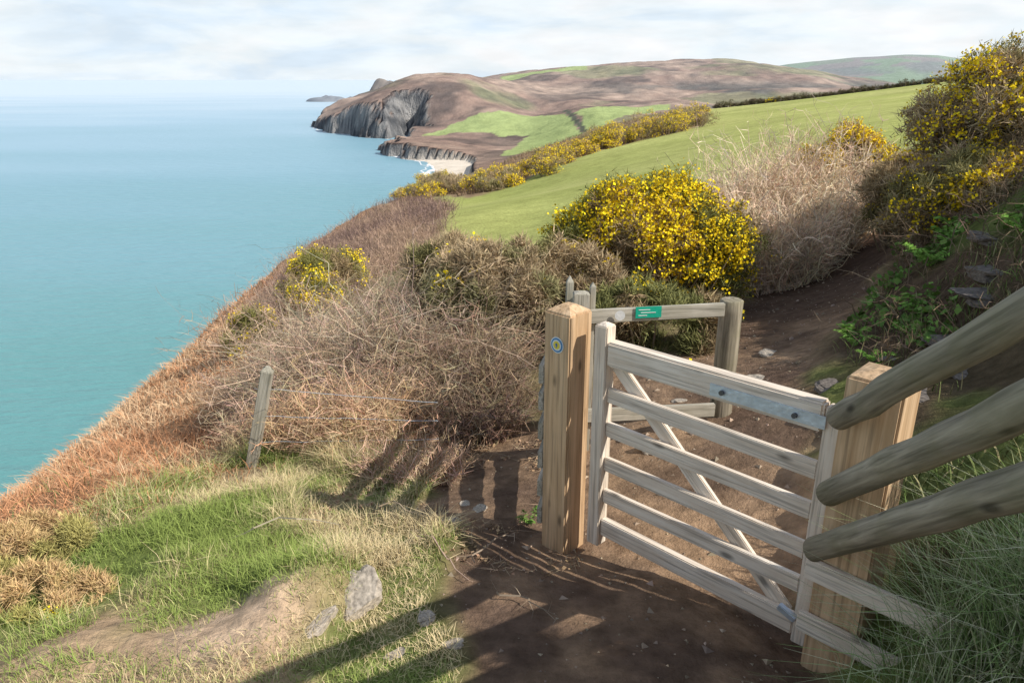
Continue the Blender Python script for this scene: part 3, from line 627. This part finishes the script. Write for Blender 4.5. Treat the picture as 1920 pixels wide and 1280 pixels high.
# ---------------------------------------------------------------- timber
def empty(name,loc=(0,0,0)):
    e=bpy.data.objects.new(name,None);e.empty_display_size=.1;e.location=loc;scene.collection.objects.link(e);return e
def beam(name,p0,p1,w,h,mat,parent,up=(0,0,1),bev=.005,top=None):
    p0=Vector(p0);p1=Vector(p1);ax=(p1-p0);L=ax.length;ax.normalize();up=Vector(up);s=up.cross(ax).normalized();u=ax.cross(s)
    bm=bmesh.new();bmesh.ops.create_cube(bm,size=1)
    for v in bm.verts: v.co=Vector((v.co.x*L,v.co.y*w,v.co.z*h))
    bmesh.ops.bevel(bm,geom=list(bm.edges),offset=bev,segments=2,affect="EDGES")
    if top:
        f=max(bm.faces,key=lambda f:f.calc_center_median().x)
        bmesh.ops.inset_region(bm,faces=[f],thickness=.002);bmesh.ops.translate(bm,verts=f.verts,vec=(top*.1,0,0))
        bmesh.ops.inset_region(bm,faces=[f],thickness=min(w,h)*.42);bmesh.ops.translate(bm,verts=f.verts,vec=(top,0,0))
    me=bpy.data.meshes.new(name);bm.to_mesh(me);bm.free();me.materials.append(mat)
    ob=bpy.data.objects.new(name,me);scene.collection.objects.link(ob)
    M=Matrix((ax,s,u)).transposed().to_4x4();M.translation=(p0+p1)/2
    ob.matrix_world=M
    if parent: ob.parent=parent;ob.matrix_parent_inverse=parent.matrix_world.inverted()
    return ob
def pole(name,p0,p1,rad,mat,parent,seg=24,rag=0,wob=.006):
    p0=Vector(p0);p1=Vector(p1);ax=p1-p0;L=ax.length;ax.normalize();s=Vector((0,0,1)).cross(ax)
    if s.length<.1: s=Vector((1,0,0))
    s.normalize();u=ax.cross(s);nr=14
    bm=bmesh.new();rings=[]
    ts=[0,.006]+[i/nr for i in range(1,nr)]+[.994,1]
    for i,t in enumerate(ts):
        rr=rad*(1+rng.normal(0,.012))
        e=1-.14*(1 if i in(0,len(ts)-1) else 0);ox,oy=rng.normal(0,wob,2)*.4
        rings.append([bm.verts.new((L*(t-.5),ox+rr*e*math.cos(2*math.pi*j/seg),oy+rr*e*math.sin(2*math.pi*j/seg))) for j in range(seg)])
    for i in range(len(ts)-1):
        for j in range(seg): f=bm.faces.new((rings[i][j],rings[i][(j+1)%seg],rings[i+1][(j+1)%seg],rings[i+1][j]));f.smooth=True
    bm.faces.new(rings[0][::-1]);bm.faces.new(rings[-1]);bmesh.ops.recalc_face_normals(bm,faces=list(bm.faces))
    me=bpy.data.meshes.new(name);bm.to_mesh(me);bm.free();me.materials.append(mat)
    ob=bpy.data.objects.new(name,me);scene.collection.objects.link(ob)
    M=Matrix((ax,s,u)).transposed().to_4x4();M.translation=(p0+p1)/2;ob.matrix_world=M
    if parent: ob.parent=parent;ob.matrix_parent_inverse=parent.matrix_world.inverted()
    return ob
g=Vector((.715,-.70,0)).normalized();nn=Vector((-.70,-.715,0)).normalized()
def gp(s,z,o=0): return Vector((.45,3.38,0))+g*s+nn*o+Vector((0,0,z))
gate=empty("wooden_gate",(.45,3.38,.1))
bpy.context.view_layer.update()
GL=1.12
beam("hinge_stile",gp(0,.12),gp(0,1.34),.075,.075,M_gate,gate,up=nn,top=.012)
beam("latch_stile",gp(GL,.12,-.01),gp(GL,1.26,-.01),.07,.06,M_gate,gate,up=nn)
beam("top_rail",gp(.038,1.205),gp(GL-.036,1.215),.07,.125,M_gate,gate,bev=.01)
for i,(za,zb) in enumerate(((.985,.975),(.80,.79),(.605,.60),(.42,.43))):
    beam("rail_%d"%(i+1),gp(.038,za),gp(GL-.036,zb),.028,.078,M_gate,gate,bev=.004)
beam("bottom_rail",gp(.038,.235),gp(GL-.036,.225),.04,.10,M_gate,gate)
beam("diagonal_brace",gp(.06,1.14,-.032),gp(GL-.09,.24,-.032),.026,.075,M_gate,gate,up=(0,0,1),bev=.004)
beam("latch_plate",gp(.60,1.195,.0385),gp(1.10,1.2,.0385),.005,.055,M_metal,gate,bev=.001)
M_bolt=flat_mat("dark_bolt",(.12,.12,.12),.5,.6,.1)
for s in (.66,.98):
    pole("bolt",gp(s,1.197,.041),gp(s,1.197,.054),.011,M_bolt,gate,12,wob=0)
beam("catch",gp(1.02,.30,.03),gp(1.10,.27,.03),.03,.03,M_metal,gate,bev=.004)
pc=Vector((.28,3.50,0))
lp=empty("gate_post",(.28,3.5,0));bpy.context.view_layer.update()
beam("post_shaft",pc+Vector((0,0,-.3)),pc+Vector((0,0,1.375)),.17,.17,M_post,lp,up=nn,bev=.008,top=.03)
def disc(name,c,nrm_,r0,col,par,off,r1=0):
    m=flat_mat(name+"_paint",col,.4,0,.04);bm=bmesh.new();c=Vector(c);nv=Vector(nrm_).normalized();s=Vector((0,0,1)).cross(nv).normalized();u=nv.cross(s)
    n=40;o=[bm.verts.new(c+nv*off+(s*math.cos(6.28318*i/n)+u*math.sin(6.28318*i/n))*r0) for i in range(n)];bm.faces.new(o)
    me=bpy.data.meshes.new(name);bm.to_mesh(me);bm.free();me.materials.append(m);ob=bpy.data.objects.new(name,me);scene.collection.objects.link(ob)
    ob.parent=par;ob.matrix_parent_inverse=par.matrix_world.inverted();return ob
wm=empty("waymark_disc",tuple(pc+nn*.086+Vector((0,0,1.2))));bpy.context.view_layer.update()
wc=pc+nn*.085+g*.005+Vector((0,0,1.215))
disc("rim",wc,nn,.042,(.75,.76,.74),wm,.003)
disc("blue_ring",wc,nn,.037,(.06,.22,.45),wm,.0045)
disc("white_ring",wc,nn,.028,(.75,.76,.74),wm,.006)
disc("yellow_centre",wc,nn,.021,(.75,.6,.05),wm,.0075)
m_=flat_mat("arrow_blue",(.05,.16,.42),.4,0,.03)
bm=bmesh.new();cv=wc+nn*.009;U=Vector((0,0,1))
sh=[(-.003,-.012),(.003,-.012),(.003,0),(.010,0),(0,.013),(-.010,0),(-.003,0)]
bm.faces.new([bm.verts.new(cv+g*a_+U*b2) for a_,b2 in sh]);me=bpy.data.meshes.new("arrow");bm.to_mesh(me);bm.free();me.materials.append(m_)
ob=bpy.data.objects.new("arrow",me);scene.collection.objects.link(ob);ob.parent=wm;ob.matrix_parent_inverse=wm.matrix_world.inverted()
rc=Vector((1.335,2.45,0))
rp=empty("latch_post",(1.335,2.45,.2));bpy.context.view_layer.update()
beam("post_shaft",rc+Vector((0,0,-.2)),rc+Vector((0,0,1.455)),.2,.2,M_post,rp,up=nn,bev=.009,top=.02)
sb=empty("board_fence",(1.3,2.3,.5));bpy.context.view_layer.update()
st=rc+nn*.118-g*.13
for i,zc in enumerate((.64,.39)):
    beam("board_%d"%(i+1),st+Vector((0,0,zc)),st+g*1.15+Vector((0,0,zc-.02)),.03,.09,M_gate,sb)
beam("stub_post",st+g*1.0-nn*.08+Vector((0,0,-.2)),st+g*1.0-nn*.08+Vector((0,0,.8)),.1,.1,M_post,sb,up=nn)
hr=empty("handrail_fence",(1.15,2,1));bpy.context.view_layer.update()
for i,(a_,b2,rd) in enumerate((((1.176,2.42,1.30),(1.107,1.53,1.97),.047),((1.182,2.42,.99),(1.07,1.42,1.80),.048),((1.164,2.42,.745),(1.04,1.32,1.67),.047))):
    a_=Vector(a_);b2=Vector(b2);e=a_+(b2-a_)*1.75
    pole("rail_%d"%(i+1),a_,e,rd,M_rail,hr)
pole("rail_post",(1.17,.9,.9),(1.17,.9,2.75),.06,M_rail,hr)
lb=empty("side_fence",(.3,4.1,.3));bpy.context.view_layer.update()
for i,zc in enumerate((.2,.37,.54,.71,.88,1.03)):
    beam("board_%d"%(i+1),(.15,3.50,zc),(.405,4.80,zc-.06),.03,.1,M_old,lb)
beam("back_post",(.47,4.83,-.3),(.47,4.83,1.09),.11,.10,M_old,lb,up=(0,1,0),top=.01)
beam("back_post_rear",(.40,4.95,-.3),(.40,4.95,1.14),.05,.07,M_old,lb,up=(0,1,0),top=.03)
beam("back_post_side",(.545,4.86,-.3),(.55,4.86,1.13),.04,.06,M_old,lb,up=(0,1,0),top=.02)
rf=empty("rear_fence",(1,4.85,.3));bpy.context.view_layer.update()
beam("top_board",(.53,4.80,.93),(1.47,4.90,.95),.035,.095,M_old,rf)
beam("low_board",(.53,4.80,.19),(1.47,4.90,.19),.035,.10,M_old,rf)
pole("round_post",(1.54,4.98,-.3),(1.54,4.98,1.0),.08,M_rail,rf,wob=.002)
sg=empty("green_sign",(.93,4.82,.95));bpy.context.view_layer.update()
gm=flat_mat("sign_green",(.01,.36,.24),.4,0,.05);wmt=flat_mat("sign_white",(.75,.78,.75),.4,0,.05)
beam("plate",(.84,4.806,.955),(1.02,4.826,.957),.006,.08,gm,sg,bev=.001)
for zz_,x0,x1 in ((.975,.86,.94),(.955,.875,.98),(.935,.86,.92)):
    beam("lettering_line",(x0,4.802+(x0-.84)*.1,zz_),(x1,4.802+(x1-.84)*.1,zz_),.003,.005,wmt,sg,bev=.0005)
disc("round_marker",(.73,4.775,.945),(0,-1,0),.035,(.7,.7,.68),sg,.003)
z0=H1(-2.0,5.0)
wf=empty("wire_fence",(-2.0,5.0,z0));bpy.context.view_layer.update()
beam("leaning_post",(-2.05,5.0,z0-.25),(-1.76,4.95,z0+.80),.08,.07,M_old,wf,up=(0,1,0),top=.03)
for i in range(3):
    zz_=z0+.22+.22*i
    pole("wire_%d"%(i+1),(-1.97+.05*i,4.95,zz_),(-.55,5.0,-.1+.15*i),.002,M_metal,wf,6)
b=B();pts_=[((-1.6,3.6),(-.8,3.5),.12),((-.2,3.2),(.1,3.6),.06),((-.1,2.9),(.2,2.7),.03),((-.5,3.3),(-.2,3.0),.04),((-.9,3.9),(-.5,3.6),.1)]
for (p,q,hh) in pts_:
    t=np.linspace(0,1,9);X_=p[0]+(q[0]-p[0])*t+rng.normal(0,.02,9);Y_=p[1]+(q[1]-p[1])*t+rng.normal(0,.02,9);Zz=H(X_,Y_)+.01+hh*np.sin(t*3.1)
    P=np.stack([X_,Y_,Zz],1)[None];c=vary((.42,.33,.24),1);tubes(b,P,np.linspace(.006,.002,9)[None],c);twigs(b,P,9,.1,.0015,c)
b.make("fallen_sticks",M_twig)
ms=empty("radio_mast",(-152,1400,0));zt=H1(-152.,1400.)
bpy.context.view_layer.update();pole("mast_pole",(-152,1400,zt-1),(-152,1400,zt+17),.7,M_metal,ms,8)
# ---------------------------------------------------------------- light
SE,SA=math.radians(40),math.radians(114)
sd=Vector((math.sin(SA)*math.cos(SE),math.cos(SA)*math.cos(SE),math.sin(SE)))
sl=bpy.data.lights.new("sun","SUN");sl.energy=5.0;sl.angle=math.radians(.5);sl.color=(1,.95,.86)
so=bpy.data.objects.new("sun",sl);scene.collection.objects.link(so);so.rotation_euler=sd.to_track_quat("Z","Y").to_euler();so.location=(20,5,30)
w=bpy.data.worlds.new("World");scene.world=w;w.use_nodes=True;N=w.node_tree.nodes;L=w.node_tree.links
bg=N["Background"];sk=N.new("ShaderNodeTexSky");sk.sky_type="NISHITA";sk.sun_disc=False;sk.sun_elevation=SE;sk.sun_rotation=SA;sk.air_density=1;sk.dust_density=.3;sk.ozone_density=2
tc=N.new("ShaderNodeTexCoord")
mp=N.new("ShaderNodeMapping");mp.inputs["Scale"].default_value=(3.0,3.0,12);L.new(tc.outputs["Generated"],mp.inputs[0])
n1_=N.new("ShaderNodeTexNoise");n1_.inputs["Scale"].default_value=1.7;n1_.inputs["Detail"].default_value=8;n1_.inputs["Roughness"].default_value=.55;n1_.inputs["Distortion"].default_value=.4;L.new(mp.outputs[0],n1_.inputs["Vector"])
sp=N.new("ShaderNodeSeparateXYZ");L.new(tc.outputs["Generated"],sp.inputs[0])
ax_=N.new("ShaderNodeMath");ax_.operation="MULTIPLY_ADD";ax_.inputs[1].default_value=.12;L.new(sp.outputs["X"],ax_.inputs[0]);L.new(n1_.outputs["Fac"],ax_.inputs[2])
cr=N.new("ShaderNodeValToRGB");e=cr.color_ramp.elements;e[0].position=.34;e[0].color=(6.1,7.1,8.1,1);e[1].position=.66;e[1].color=(8.1,8.2,8.35,1)
k=e.new(.48);k.color=(7.3,7.9,8.3,1)
L.new(ax_.outputs[0],cr.inputs[0])
n2_=N.new("ShaderNodeTexNoise");n2_.inputs["Scale"].default_value=4.8;n2_.inputs["Detail"].default_value=7;L.new(mp.outputs[0],n2_.inputs["Vector"])
r2=N.new("ShaderNodeMapRange");r2.inputs[1].default_value=.35;r2.inputs[2].default_value=.62;r2.inputs[3].default_value=.955;r2.inputs[4].default_value=1.04;L.new(n2_.outputs["Fac"],r2.inputs[0])
vs=N.new("ShaderNodeVectorMath");vs.operation="SCALE";L.new(cr.outputs[0],vs.inputs[0]);L.new(r2.outputs[0],vs.inputs["Scale"])
rz=N.new("ShaderNodeMapRange");rz.inputs[1].default_value=.12;rz.inputs[2].default_value=.55;rz.inputs[3].default_value=.97;rz.inputs[4].default_value=.25;L.new(sp.outputs["Z"],rz.inputs[0])
mx=N.new("ShaderNodeMix");mx.data_type="RGBA";L.new(rz.outputs[0],mx.inputs[0]);L.new(sk.outputs[0],mx.inputs[6]);L.new(vs.outputs[0],mx.inputs[7])
L.new(mx.outputs[2],bg.inputs[0]);bg.inputs[1].default_value=.12
# ---------------------------------------------------------------- camera
cd=bpy.data.cameras.new("camera");cd.lens=26;cd.sensor_width=36;cd.clip_start=.05;cd.clip_end=200000
co=bpy.data.objects.new("camera",cd);scene.collection.objects.link(co);co.location=(0,0,EYE);co.rotation_euler=(math.radians(90-19.5),0,0)
scene.camera=co
scene.view_settings.view_transform="Standard";scene.view_settings.look="None";scene.view_settings.exposure=0
